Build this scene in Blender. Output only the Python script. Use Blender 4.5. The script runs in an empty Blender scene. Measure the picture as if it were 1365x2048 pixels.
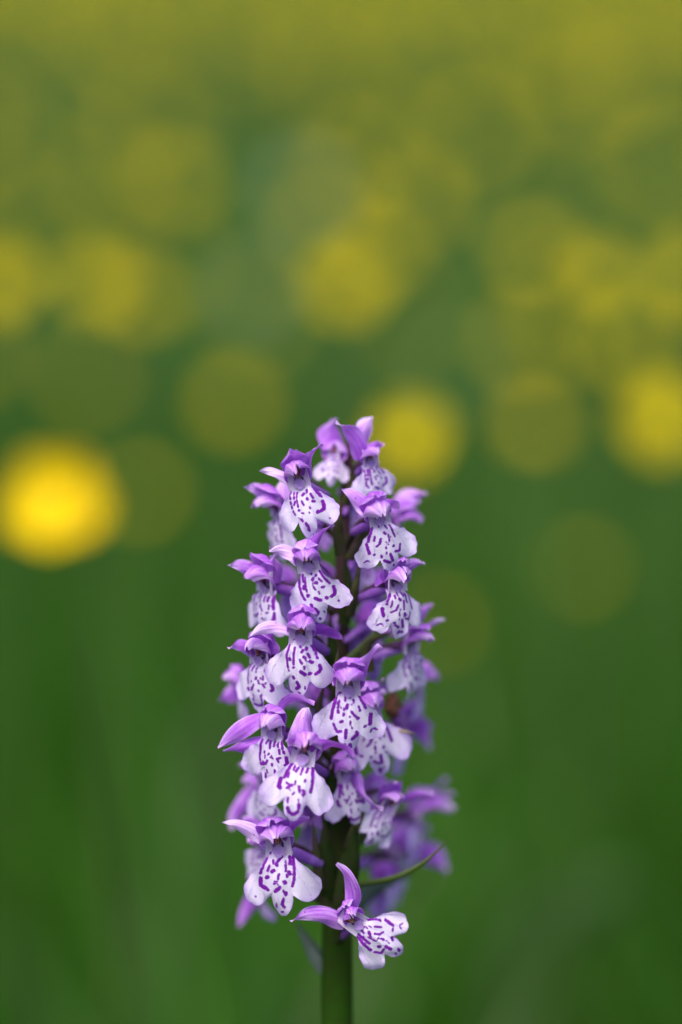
import bpy, math, random
import numpy as np
from mathutils import Vector, Matrix

random.seed(11)
rng = np.random.default_rng(11)
RAD = math.radians

# ------------------------------------------------------------------ camera
MM = 0.001
W_PX, H_PX = 1365.0, 2048.0
FOCAL, SENSOR = 100.0, 36.0
DIST = 0.436                       # lens to the axis of the spike
PITCH = RAD(12.5)
FOCUS_Z = 0.355                    # height of the point in the middle of the frame
cR = Vector((1, 0, 0))
cF = Vector((0, math.cos(PITCH), -math.sin(PITCH)))
cU = Vector((0, math.sin(PITCH), math.cos(PITCH)))
CAM = Vector((0, 0, FOCUS_Z)) - cF * DIST
PXM = (SENSOR / FOCAL) * DIST / H_PX          # metres per photo pixel at DIST

scene = bpy.context.scene
COL = scene.collection
cam_d = bpy.data.cameras.new('camera')
cam = bpy.data.objects.new('camera', cam_d)
COL.objects.link(cam)
cam.location = CAM
cam.rotation_euler = (math.pi / 2 - PITCH, 0, 0)
cam_d.lens = FOCAL
cam_d.sensor_fit = 'VERTICAL'
cam_d.sensor_height = SENSOR
cam_d.sensor_width = 24.0
cam_d.clip_start = 0.02
cam_d.clip_end = 2000
cam_d.dof.use_dof = True
cam_d.dof.focus_distance = DIST - 0.0135
cam_d.dof.aperture_fstop = 3.7
scene.camera = cam

# ------------------------------------------------------------------ light
SUN_EL, SUN_AZ = RAD(64), RAD(-30)
world = bpy.data.worlds.new('World')
scene.world = world
world.use_nodes = True
wn = world.node_tree
bg = wn.nodes['Background']
sky = wn.nodes.new('ShaderNodeTexSky')
sky.sky_type = 'NISHITA'
sky.sun_disc = False
sky.sun_elevation = SUN_EL
sky.sun_rotation = RAD(180) - SUN_AZ
sky.air_density = 1.0
sky.dust_density = 4.0
sky.ozone_density = 1.0
wn.links.new(sky.outputs[0], bg.inputs[0])
bg.inputs[1].default_value = 0.135
sun_d = bpy.data.lights.new('sun', 'SUN')
sun_d.energy = 1.4
sun_d.angle = RAD(40)
sun_d.color = (1.0, 0.96, 0.9)
sun = bpy.data.objects.new('sun', sun_d)
COL.objects.link(sun)
sdir = Vector((math.sin(SUN_AZ) * math.cos(SUN_EL), -math.cos(SUN_AZ) * math.cos(SUN_EL), math.sin(SUN_EL)))
sun.rotation_euler = sdir.to_track_quat('Z', 'Y').to_euler()
sun.location = (0, 0, 3)

scene.view_settings.view_transform = 'Standard'
scene.view_settings.look = 'None'
scene.view_settings.gamma = 1.0
scene.view_settings.exposure = 1.05
scene.cycles.use_denoising = True
scene.cycles.max_bounces = 8
scene.cycles.transmission_bounces = 6
scene.cycles.diffuse_bounces = 5


def at(px, py, depth):
    """world point seen at photo pixel (px, py), depth metres along the optical axis"""
    k = (SENSOR / FOCAL) / H_PX
    return CAM + (cF + cR * ((px - W_PX / 2) * k) + cU * (-(py - H_PX / 2) * k)) * depth


# ------------------------------------------------------------------ helpers
def mesh_obj(name, V, F, mat, parent=None, attrs=None, smooth=True, loc=None):
    me = bpy.data.meshes.new(name)
    me.from_pydata([tuple(v) for v in V], [], [tuple(f) for f in F])
    if smooth:
        me.polygons.foreach_set('use_smooth', np.ones(len(me.polygons), dtype=bool))
    for k, a in (attrs or {}).items():
        at_ = me.attributes.new(k, 'FLOAT', 'POINT')
        at_.data.foreach_set('value', np.asarray(a, dtype=np.float32))
    me.materials.append(mat)
    me.update()
    o = bpy.data.objects.new(name, me)
    COL.objects.link(o)
    if parent is not None:
        o.parent = parent
    if loc is not None:
        o.location = loc
    return o


def tag(o, label=None, cat=None, group=None, kind=None):
    if label: o['label'] = label
    if cat: o['category'] = cat
    if group: o['group'] = group
    if kind: o['kind'] = kind
    return o


def empty(name, loc=(0, 0, 0)):
    o = bpy.data.objects.new(name, None)
    o.empty_display_size = 0.01
    COL.objects.link(o)
    o.location = loc
    return o


def grid_faces(nu, nv, closed=False):
    f = []
    for i in range(nu - 1):
        for j in range(nv - (0 if closed else 1)):
            a, b = i * nv + j, i * nv + (j + 1) % nv
            f.append((a, b, b + nv, a + nv))
    return f


def spline(pts, n):
    """Catmull-Rom through pts, n samples"""
    P = np.array([tuple(p) for p in pts], dtype=float)
    P = np.vstack([2 * P[0] - P[1], P, 2 * P[-1] - P[-2]])
    m = len(P) - 3
    out = []
    for t in np.linspace(0, m - 1e-9, n):
        i = int(t); u = t - i
        a, b, c, d = P[i:i + 4]
        out.append(0.5 * ((2 * b) + (-a + c) * u + (2 * a - 5 * b + 4 * c - d) * u * u + (-a + 3 * b - 3 * c + d) * u ** 3))
    return np.array(out)


def tube(pts, radii, n=14, seg=8, cap=True):
    P = spline(pts, n)
    R = np.interp(np.linspace(0, 1, n), np.linspace(0, 1, len(radii)), radii)
    T = np.gradient(P, axis=0)
    T /= np.linalg.norm(T, axis=1)[:, None] + 1e-12
    ref = np.array([1., 0, 0]) if abs(T[0][0]) < .8 else np.array([0, 1., 0])
    V = []
    for i in range(n):
        s = np.cross(T[i], ref); s /= np.linalg.norm(s) + 1e-12
        ref = np.cross(s, T[i])
        for j in range(seg):
            a = 2 * math.pi * j / seg
            V.append(P[i] + R[i] * (math.cos(a) * ref + math.sin(a) * s))
    F = grid_faces(n, seg, True)
    tt = np.repeat(np.linspace(0, 1, n), seg)
    if cap:
        V.append(P[-1] + T[-1] * R[-1] * .5); e = len(V) - 1; b = (n - 1) * seg
        F += [(b + j, b + (j + 1) % seg, e) for j in range(seg)]
        tt = np.append(tt, 1)
    return np.array(V), F, tt


def blade(pts, sides, half_w, cup=0.25, n=16, m=9, prof=(0.25, 0.6, 0.8), wave=0.0, ph=0.0):
    """leaf / sepal sheet along a path. prof = (base width, a, b) of (t+base)^a (1-t)^b"""
    P = spline(pts, n)
    S = spline(sides, n) if len(sides) > 1 else np.repeat(np.array([tuple(sides[0])]), n, axis=0)
    T = np.gradient(P, axis=0); T /= np.linalg.norm(T, axis=1)[:, None] + 1e-12
    t = np.linspace(0, 1, n)
    w = (t + prof[0]) ** prof[1] * np.clip(1 - t, 0, 1) ** prof[2]
    w = w / w.max() * half_w
    w[-1] = half_w * .05
    V, s_, t_ = [], [], []
    for i in range(n):
        s = S[i] - T[i] * S[i].dot(T[i]); s /= np.linalg.norm(s) + 1e-12
        nn = np.cross(T[i], s)
        for j in range(m):
            q = -1 + 2 * j / (m - 1)
            wob = wave * half_w * math.sin(7 * t[i] + 2.1 * q + ph) * abs(q)
            V.append(P[i] + s * (q * w[i] * (1 - .25 * cup * q * q)) + nn * (cup * w[i] * q * q + wob))
            s_.append(q); t_.append(t[i])
    return np.array(V), grid_faces(n, m), np.array(s_), np.array(t_)


# ------------------------------------------------------------------ materials
def new_mat(name):
    m = bpy.data.materials.new(name)
    m.use_nodes = True
    nt = m.node_tree
    for n in list(nt.nodes):
        nt.nodes.remove(n)
    return m, nt


def N(nt, typ, **kw):
    n = nt.nodes.new(typ)
    for k, v in kw.items():
        if k.startswith('i_'):
            n.inputs[int(k[2:])].default_value = v
        else:
            setattr(n, k, v)
    return n


def attr(nt, name):
    return N(nt, 'ShaderNodeAttribute', attribute_name=name).outputs['Fac']


def math_(nt, op, a, b=None, c=None, clamp=False):
    n = N(nt, 'ShaderNodeMath', operation=op, use_clamp=clamp)
    for i, v in enumerate((a, b, c)):
        if v is None: continue
        if isinstance(v, (int, float)): n.inputs[i].default_value = v
        else: nt.links.new(v, n.inputs[i])
    return n.outputs[0]


def mix_(nt, fac, a, b):
    n = N(nt, 'ShaderNodeMix', data_type='RGBA')
    for i, v in ((0, fac), (6, a), (7, b)):
        if isinstance(v, (int, float)): n.inputs[i].default_value = v
        elif isinstance(v, tuple): n.inputs[i].default_value = (*v, 1)
        else: nt.links.new(v, n.inputs[i])
    return n.outputs[2]


def ramp_(nt, fac, stops):
    n = N(nt, 'ShaderNodeValToRGB')
    cr = n.color_ramp
    while len(cr.elements) < len(stops): cr.elements.new(0.5)
    for e, (p, c) in zip(cr.elements, stops):
        e.position = p; e.color = (*c, 1)
    nt.links.new(fac, n.inputs[0])
    return n.outputs[0]


def noise_(nt, scale, detail=3, rough=.55, vec=None):
    n = N(nt, 'ShaderNodeTexNoise')
    n.inputs['Scale'].default_value = scale
    n.inputs['Detail'].default_value = detail
    n.inputs['Roughness'].default_value = rough
    if vec is None:
        vec = N(nt, 'ShaderNodeTexCoord').outputs['Object']
    nt.links.new(vec, n.inputs['Vector'])
    return n.outputs[0]


def thin_surface(nt, color, trans=0.35, rough=.5, spec=.25, trans_color=None, bump=None, bump_d=.00004):
    p = N(nt, 'ShaderNodeBsdfPrincipled')
    nt.links.new(color, p.inputs['Base Color'])
    p.inputs['Roughness'].default_value = rough
    p.inputs['Specular IOR Level'].default_value = spec
    t = N(nt, 'ShaderNodeBsdfTranslucent')
    nt.links.new(trans_color if trans_color is not None else color, t.inputs['Color'])
    if bump is not None:
        b = N(nt, 'ShaderNodeBump')
        b.inputs['Strength'].default_value = 1
        b.inputs['Distance'].default_value = bump_d
        nt.links.new(bump, b.inputs['Height'])
        nt.links.new(b.outputs[0], p.inputs['Normal'])
    mx = N(nt, 'ShaderNodeMixShader', i_0=trans)
    nt.links.new(p.outputs[0], mx.inputs[1]); nt.links.new(t.outputs[0], mx.inputs[2])
    o = N(nt, 'ShaderNodeOutputMaterial')
    nt.links.new(mx.outputs[0], o.inputs[0])


def vein_factor(nt, freq, noise_amt=1.2):
    s = attr(nt, 'ps'); t = attr(nt, 'pt')
    nz = noise_(nt, 900, 2)
    x = math_(nt, 'ADD', math_(nt, 'MULTIPLY', s, freq), math_(nt, 'MULTIPLY', nz, noise_amt))
    v = math_(nt, 'ABSOLUTE', math_(nt, 'SINE', x))
    return math_(nt, 'POWER', math_(nt, 'SUBTRACT', 1.0, v), 5.0)


def make_sepal_mat():
    m, nt = new_mat('lilac_sepal')
    pale = attr(nt, 'pv'); s = attr(nt, 'ps'); t = attr(nt, 'pt')
    oi = N(nt, 'ShaderNodeObjectInfo').outputs['Random']
    cx = N(nt, 'ShaderNodeCombineXYZ')
    nt.links.new(math_(nt, 'MULTIPLY', s, 2.6), cx.inputs[0]); nt.links.new(math_(nt, 'MULTIPLY', t, 1.1), cx.inputs[1])
    nt.links.new(math_(nt, 'MULTIPLY', oi, 57.0), cx.inputs[2])
    streak = noise_(nt, 1.6, 4, .6, cx.outputs[0])
    va = N(nt, 'ShaderNodeVectorMath', operation='ADD')
    nt.links.new(N(nt, 'ShaderNodeTexCoord').outputs['Object'], va.inputs[0])
    nt.links.new(oi, va.inputs[1])
    big = math_(nt, 'ADD', math_(nt, 'MULTIPLY', noise_(nt, 260, 3, .55, va.outputs[0]), .45), math_(nt, 'MULTIPLY', streak, .55))
    tipf = math_(nt, 'MULTIPLY', math_(nt, 'POWER', t, 3.0), .22)
    big = math_(nt, 'ADD', big, tipf)
    f = math_(nt, 'ADD', math_(nt, 'MULTIPLY', big, 1.75), math_(nt, 'SUBTRACT', pale, 0.86))
    edge = math_(nt, 'POWER', math_(nt, 'ABSOLUTE', s), 4.0)
    f = math_(nt, 'ADD', f, math_(nt, 'MULTIPLY', edge, 0.30))
    base = ramp_(nt, f, [(0.0, (.24, .03, .44)), (.35, (.43, .11, .68)), (.62, (.58, .26, .79)), (1.0, (.78, .57, .90))])
    v = vein_factor(nt, 7.5)
    col = mix_(nt, math_(nt, 'MULTIPLY', v, 0.5), base, (.20, .02, .42))
    spots = noise_(nt, 1500, 1)
    sp = math_(nt, 'GREATER_THAN', spots, 0.745)
    col = mix_(nt, math_(nt, 'MULTIPLY', sp, 0.6), col, (.16, .008, .27))
    tc = mix_(nt, 0.5, col, (.52, .13, .72))
    thin_surface(nt, col, .34, .42, .35, tc, bump=math_(nt, 'ADD', noise_(nt, 2500, 3), math_(nt, 'MULTIPLY', v, .6)), bump_d=.00006)
    return m


def make_lip_mat():
    m, nt = new_mat('spotted_lip')
    sd = attr(nt, 'mark'); ed = attr(nt, 'pt'); ps = attr(nt, 'ps')
    nz = noise_(nt, 2600, 2)
    d = math_(nt, 'ADD', sd, math_(nt, 'MULTIPLY', math_(nt, 'SUBTRACT', nz, .5), .026))
    mr = N(nt, 'ShaderNodeMapRange', interpolation_type='SMOOTHSTEP')
    nt.links.new(d, mr.inputs[0])
    mr.inputs[1].default_value = -.006; mr.inputs[2].default_value = .010
    mr.inputs[3].default_value = 1; mr.inputs[4].default_value = 0
    big = noise_(nt, 330, 3)
    rim = math_(nt, 'POWER', ed, 3.0)
    f = math_(nt, 'ADD', math_(nt, 'MULTIPLY', rim, .30), math_(nt, 'MULTIPLY', math_(nt, 'SUBTRACT', big, .38), .75))
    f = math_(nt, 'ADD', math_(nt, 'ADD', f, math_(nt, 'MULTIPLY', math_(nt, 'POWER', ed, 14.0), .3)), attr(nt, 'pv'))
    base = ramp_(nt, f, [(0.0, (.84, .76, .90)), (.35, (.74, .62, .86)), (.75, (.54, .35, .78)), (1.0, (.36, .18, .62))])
    v = vein_factor(nt, 9.0, 1.6)
    base = mix_(nt, math_(nt, 'MULTIPLY', v, .28), base, (.5, .3, .75))
    mk = ramp_(nt, nz, [(0.35, (.155, .0, .30)), (.65, (.23, .0, .39))])
    col = mix_(nt, mr.outputs[0], base, mk)
    tc = mix_(nt, .35, col, (.55, .3, .85))
    thin_surface(nt, col, .34, .6, .2, tc, bump=math_(nt, 'ADD', noise_(nt, 3000, 3), math_(nt, 'MULTIPLY', v, -.5)), bump_d=.0001)
    return m


def simple_thin(name, stops, scale, trans=.3, rough=.5, spec=.3, bump_d=.00005, pv=0.0):
    m, nt = new_mat(name)
    f = noise_(nt, scale, 4)
    if pv:
        f = math_(nt, 'ADD', math_(nt, 'MULTIPLY', f, 1 - pv), math_(nt, 'MULTIPLY', attr(nt, 'pt'), pv))
    c = ramp_(nt, f, stops)
    thin_surface(nt, c, trans, rough, spec, bump=noise_(nt, scale * 6, 3), bump_d=bump_d)
    return m


M_SEPAL = make_sepal_mat()
M_LIP = make_lip_mat()
M_THROAT = simple_thin('pale_throat', [(.3, (.62, .46, .72)), (.5, (.72, .60, .79)), (.7, (.78, .68, .83))], 700, .3, .6, .15)
M_STIGMA = simple_thin('violet_stigma', [(.3, (.27, .15, .42)), (.7, (.38, .24, .54))], 900, .1, .6, .12)
M_ANTHER = simple_thin('maroon_anther', [(.35, (.045, .004, .012)), (.65, (.13, .012, .02))], 1800, .05, .35, .4)
M_POLLEN = simple_thin('rusty_pollinium', [(.35, (.22, .06, .05)), (.65, (.42, .16, .09))], 1500, .1, .5, .3)
M_SPUR = simple_thin('purple_spur', [(.3, (.22, .05, .42)), (.5, (.33, .12, .56)), (.7, (.48, .25, .68))], 260, .2, .4, .35)
M_OVARY = simple_thin('purple_green_ovary', [(.12, (.20, .07, .34)), (.35, (.10, .035, .13)), (.6, (.05, .028, .035)), (.8, (.045, .045, .015))], 420, .05, .6, .08, pv=.75)
M_BRACT = simple_thin('olive_purple_bract', [(.3, (.035, .028, .02)), (.48, (.06, .065, .02)), (.62, (.075, .05, .045)), (.8, (.10, .075, .05))], 330, .25, .6, .08)
M_SHADEBRACT = simple_thin('shaded_green_bract', [(.3, (.013, .024, .006)), (.5, (.024, .042, .008)), (.7, (.040, .032, .022))], 330, .15, .7, .04)  # green bract with the shade around the stem put into its colour
M_GREENBRACT = simple_thin('green_bract', [(.0, (.05, .085, .015)), (.6, (.075, .11, .02)), (.85, (.13, .10, .05)), (1., (.20, .14, .10))], 300, .25, .5, .3, pv=.8)
M_BLUEBRACT = simple_thin('blue_green_bract', [(.3, (.03, .055, .035)), (.6, (.06, .09, .075)), (.8, (.09, .11, .12))], 240, .2, .5, .3)
M_STRAW = simple_thin('dry_straw', [(.3, (.32, .22, .13)), (.7, (.48, .36, .22))], 900, .2)
M_WITHER = simple_thin('withered_brown', [(.3, (.10, .035, .03)), (.5, (.22, .09, .05)), (.7, (.34, .17, .10))], 700, .2)
M_LEAF = simple_thin('orchid_leaf', [(.3, (.035, .075, .018)), (.6, (.055, .11, .025)), (.75, (.05, .03, .03))], 90, .2, .4, .4)


def make_stem_mat():
    m, nt = new_mat('orchid_stem')
    t = attr(nt, 'pt')
    nz = noise_(nt, 600, 4)
    f = math_(nt, 'ADD', t, math_(nt, 'MULTIPLY', math_(nt, 'SUBTRACT', nz, .5), .16))
    c = ramp_(nt, f, [(0.0, (.04, .09, .008)), (.70, (.014, .062, .003)), (.80, (.018, .042, .004)), (.90, (.035, .028, .014)), (1.0, (.055, .026, .036))])
    p = N(nt, 'ShaderNodeBsdfPrincipled')
    nt.links.new(c, p.inputs['Base Color'])
    p.inputs['Roughness'].default_value = .75
    p.inputs['Specular IOR Level'].default_value = .03
    o = N(nt, 'ShaderNodeOutputMaterial')
    nt.links.new(p.outputs[0], o.inputs[0])
    return m


M_STEM = make_stem_mat()


def make_grass_mat():
    m, nt = new_mat('meadow_grass')
    r = attr(nt, 'gr'); t = attr(nt, 'gt')
    c = ramp_(nt, r, [(0.0, (.022, .094, .004)), (.4, (.040, .134, .008)), (.7, (.060, .172, .024)), (.9, (.10, .19, .06)), (1.0, (.20, .21, .12))])
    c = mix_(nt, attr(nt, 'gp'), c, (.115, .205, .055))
    c2 = mix_(nt, math_(nt, 'MULTIPLY', t, .35), c, (.05, .16, .012))
    thin_surface(nt, c2, .35, .7, .03)
    return m


def make_ground_mat():
    m, nt = new_mat('meadow_soil')
    a = noise_(nt, 14, 5); b = noise_(nt, 120, 4)
    f = math_(nt, 'ADD', math_(nt, 'MULTIPLY', a, .6), math_(nt, 'MULTIPLY', b, .4))
    c = ramp_(nt, f, [(.3, (.020, .032, .008)), (.5, (.025, .066, .008)), (.7, (.04, .085, .015))])
    p = N(nt, 'ShaderNodeBsdfPrincipled')
    nt.links.new(c, p.inputs['Base Color'])
    p.inputs['Roughness'].default_value = .95
    p.inputs['Specular IOR Level'].default_value = .02
    bmp = N(nt, 'ShaderNodeBump'); bmp.inputs['Distance'].default_value = .01
    nt.links.new(b, bmp.inputs['Height']); nt.links.new(bmp.outputs[0], p.inputs['Normal'])
    o = N(nt, 'ShaderNodeOutputMaterial'); nt.links.new(p.outputs[0], o.inputs[0])
    return m


M_GRASS = make_grass_mat()
M_GROUND = make_ground_mat()
M_BUTTER = simple_thin('buttercup_petal', [(.3, (.76, .61, .0)), (.7, (.86, .71, .004))], 150, .35, .35, .25)
M_GOLD = simple_thin('golden_buttercup_petal', [(.3, (.90, .62, .0)), (.7, (.93, .70, .0))], 150, .35, .35, .25)
M_BCENTRE = simple_thin('buttercup_stamens', [(.3, (.45, .36, .02)), (.7, (.75, .55, .03))], 900, .1)
M_BSTEM = simple_thin('buttercup_stem', [(.3, (.05, .10, .02)), (.7, (.08, .13, .03))], 80, .05)
M_CLOVER = simple_thin('pale_clover', [(.3, (.42, .54, .28)), (.7, (.58, .68, .42))], 400, .3)


# ------------------------------------------------------------------ ground
def ground_z(x, y):
    return 0.012 * np.maximum(0, y - 2.2) + 0.012 * np.sin(1.7 * x + .6) * np.sin(1.3 * y + .4) * np.clip(np.abs(y) - .3, 0, 1)


def build_ground():
    ys = np.concatenate([np.linspace(-60, -2, 12), np.linspace(-1.5, 14, 63), np.geomspace(15, 500, 22)])
    xs = np.concatenate([-np.geomspace(400, 4.5, 16), np.linspace(-4, 4, 33), np.geomspace(4.5, 400, 16)])
    V = []
    for y in ys:
        for x in xs:
            z = float(ground_z(x, y))
            if y > 40: z = 0.012 * 37.8 + .006 * (y - 40)
            V.append((x, y, z))
    o = mesh_obj('ground', V, grid_faces(len(ys), len(xs)), M_GROUND)
    o['kind'] = 'structure'


build_ground()


# ------------------------------------------------------------------ grass (uncountable)
def grass_mesh(name, x, y, h, w, lean, stiff, rr, mat):
    n = len(x)
    z0 = ground_z(x, y) - .004
    a = rng.uniform(0, 2 * np.pi, n)
    dx, dy = np.cos(a), np.sin(a)
    fa = rng.uniform(0, 2 * np.pi, n)
    sx, sy = np.cos(fa), np.sin(fa)
    lv = np.array([0, .4, .75, 1.0])
    V = np.zeros((n, 7, 3)); gt = np.zeros((n, 7))
    k = 0
    for i, t in enumerate(lv):
        off = lean * h * (t ** stiff)
        zz = z0 + h * t * np.sqrt(np.clip(1 - (lean * t * .6) ** 2, .1, 1))
        cx, cy = x + dx * off, y + dy * off
        ww = w * (1 - .25 * t) * .5 if i < 3 else 0 * w
        if i < 3:
            V[:, k] = np.stack([cx - sx * ww, cy - sy * ww, zz], 1)
            V[:, k + 1] = np.stack([cx + sx * ww, cy + sy * ww, zz], 1)
            gt[:, k] = gt[:, k + 1] = t
            k += 2
        else:
            V[:, k] = np.stack([cx, cy, zz], 1); gt[:, k] = 1
    tri = np.array([(0, 1, 3), (0, 3, 2), (2, 3, 5), (2, 5, 4), (4, 5, 6)])
    F = (np.arange(n)[:, None, None] * 7 + tri[None]).reshape(-1, 3)
    me = bpy.data.meshes.new(name)
    me.from_pydata(V.reshape(-1, 3), [], F)
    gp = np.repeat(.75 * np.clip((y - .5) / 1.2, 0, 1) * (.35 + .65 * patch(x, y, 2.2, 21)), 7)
    for nm, val in (('gp', gp), ('gr', np.repeat(rr, 7)), ('gt', gt.reshape(-1))):
        at_ = me.attributes.new(nm, 'FLOAT', 'POINT')
        at_.data.foreach_set('value', val.astype(np.float32))
    me.polygons.foreach_set('use_smooth', np.ones(len(me.polygons), dtype=bool))
    me.materials.append(mat)
    me.update()
    o = bpy.data.objects.new(name, me)
    COL.objects.link(o)
    return o


def patch(x, y, sc, seed):
    """smooth random field 0..1"""
    r = np.random.default_rng(seed)
    v = np.zeros_like(x)
    for i in range(6):
        kx, ky, p = r.normal(0, sc), r.normal(0, sc), r.uniform(0, 6.28)
        v += np.sin(kx * x + ky * y + p)
    return np.clip(.5 + v / 6, 0, 1)


def scatter(n, y0, y1, half0, halfk):
    y = y0 + (y1 - y0) * rng.uniform(0, 1, n)
    half = half0 + halfk * np.maximum(0, y)
    x = rng.uniform(-1, 1, n) * half
    return x, y


def build_grass():
    xs, ys, hs, ws = [], [], [], []
    # (count, y0, y1, half width, widening, h0, h1, w0, w1)
    for (n, y0, y1, a, b, h0, h1, w0, w1) in (
            (22000, -.75, .32, .45, .1, .04, .13, .0016, .004),
            (60000, .32, 1.6, .42, .22, .07, .17, .0018, .0045),
            (80000, 1.6, 4.5, .35, .25, .07, .16, .003, .006),
            (60000, 4.5, 14., .3, .27, .07, .16, .006, .013),
            (55000, -.6, 4.5, .7, .75, .06, .16, .004, .009),
            (30000, 4.5, 16., .5, .75, .07, .16, .012, .022)):
        x, y = scatter(n, y0, y1, a, b)
        hgt = h0 + (h1 - h0) * rng.beta(2, 2.5, n) * (.6 + .8 * patch(x, y, 2.5, 3))
        # room for the orchid itself
        keep = (x ** 2 + y ** 2) > .012 ** 2
        xs.append(x[keep]); ys.append(y[keep]); hs.append(hgt[keep]); ws.append(rng.uniform(w0, w1, n)[keep])
    x, y, h, w = map(np.concatenate, (xs, ys, hs, ws))
    n = len(x)
    rr = np.clip(.42 * rng.uniform(0, 1, n) + .5 * patch(x, y, 3.5, 8) + .06 * rng.normal(0, 1, n), 0, .93)
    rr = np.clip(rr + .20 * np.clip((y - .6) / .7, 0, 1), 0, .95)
    rr = np.where(rng.uniform(0, 1, n) < .02 + .05 * np.clip((y - .9) / 1.2, 0, 1), 1.0, rr)
    o = grass_mesh('meadow_grass', x, y, h, w, rng.uniform(.1, .75, n), 1.9, rr, M_GRASS)
    tag(o, 'lush green meadow grass in soft blur behind and below the orchid', 'grass', kind='stuff')
    # taller blades a hand's breadth behind the orchid, soft upright streaks
    n = 260
    x, y = rng.uniform(-1, 1, n), rng.uniform(.26, .95, n)
    x = x * (.14 + .2 * y)
    h = rng.uniform(.15, .27, n) * (1 - .18 * (y > .7))
    o = grass_mesh('tall_grass', x, y, h, rng.uniform(.004, .009, n), rng.uniform(.05, .5, n), 2.0, np.clip(rng.beta(1.2, 1.2, n), 0, .97), M_GRASS)
    tag(o, 'taller grass blades just behind the orchid, blurred to soft upright streaks', 'grass', kind='stuff')
    # fine pale flowering stalks
    n = 1100
    x, y = scatter(n, .7, 7.0, .4, .25)
    h = rng.uniform(.16, .30, n)
    o = grass_mesh('grass_stalks', x, y, h, rng.uniform(.0015, .003, n) * (1 + .2 * y), rng.uniform(.05, .3, n), 2.0,
                   rng.uniform(.75, 1.0, n), M_GRASS)
    tag(o, 'thin pale flowering grass stalks rising above the blurred meadow', 'grass', kind='stuff')


build_grass()


# ------------------------------------------------------------------ buttercups
def buttercup_petal_mesh():
    P = [(0, 0, 0), (.0035, 0, .0012), (.0075, 0, .0042), (.0105, 0, .0082)]
    V, F, s, t = blade(P, [(0, 1, 0)], .0056, cup=.3, n=7, m=5, prof=(.12, .8, .35))
    return V, F


def tmp_mesh(name, V, F, mat):
    me = bpy.data.meshes.new(name)
    me.from_pydata([tuple(v) for v in V], [], [tuple(f) for f in F])
    me.polygons.foreach_set('use_smooth', np.ones(len(me.polygons), dtype=bool))
    me.materials.append(mat); me.update()
    return me


ME_BPETAL = tmp_mesh('petal', *buttercup_petal_mesh(), M_BUTTER)
ME_GPETAL = tmp_mesh('petal', *buttercup_petal_mesh(), M_GOLD)


def centre_mesh():
    V, F = [], []
    n, m = 5, 8
    for i in range(n):
        a = i / (n - 1) * 1.45
        for j in range(m):
            b = 2 * math.pi * j / m
            r = .0030 * math.sin(a + .05) * (1.12 if j % 2 else .9)
            V.append((r * math.cos(b), r * math.sin(b), .001 + .0030 * math.cos(a)))
    return np.array(V), grid_faces(n, m, True)


ME_BCENTRE = tmp_mesh('stamens', *centre_mesh(), M_BCENTRE)


def buttercup(head, scale, tilt, az, label, group, gold=False):
    x, y = head.x + rng.uniform(-.02, .02), head.y + rng.uniform(-.02, .02)
    zb = float(ground_z(np.array(x), np.array(y))) - .003
    root = empty('buttercup', (x, y, zb))
    tag(root, label, 'flower', group)
    hd = head - Vector((x, y, zb))
    d = Matrix.Rotation(az, 3, 'Z') @ Matrix.Rotation(tilt, 3, 'Y') @ Vector((0, 0, 1))
    V, F, _ = tube([(0, 0, 0), tuple(hd * .5 + Vector((rng.uniform(-.01, .01), rng.uniform(-.01, .01), 0))), tuple(hd - d * .02), tuple(hd)], [.0014, .0011, .0009], n=8, seg=5)
    mesh_obj('stem', V, F, M_BSTEM, root)
    rot = Matrix.Rotation(az, 4, 'Z') @ Matrix.Rotation(tilt, 4, 'Y')
    for k in range(5):
        o = bpy.data.objects.new('petal', ME_GPETAL if gold else ME_BPETAL)
        COL.objects.link(o); o.parent = root
        o.matrix_local = Matrix.Translation(hd) @ rot @ Matrix.Rotation(k * 2 * math.pi / 5 + rng.uniform(-.08, .08), 4, 'Z') @ Matrix.Rotation(rng.uniform(-.12, .2), 4, 'Y') @ Matrix.Scale(scale, 4)
    o = bpy.data.objects.new('stamens', ME_BCENTRE)
    COL.objects.link(o); o.parent = root
    o.matrix_local = Matrix.Translation(hd) @ rot @ Matrix.Scale(scale, 4)
    return root


TOCAM = -math.pi / 2       # azimuth that tips a flower towards the lens
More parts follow.
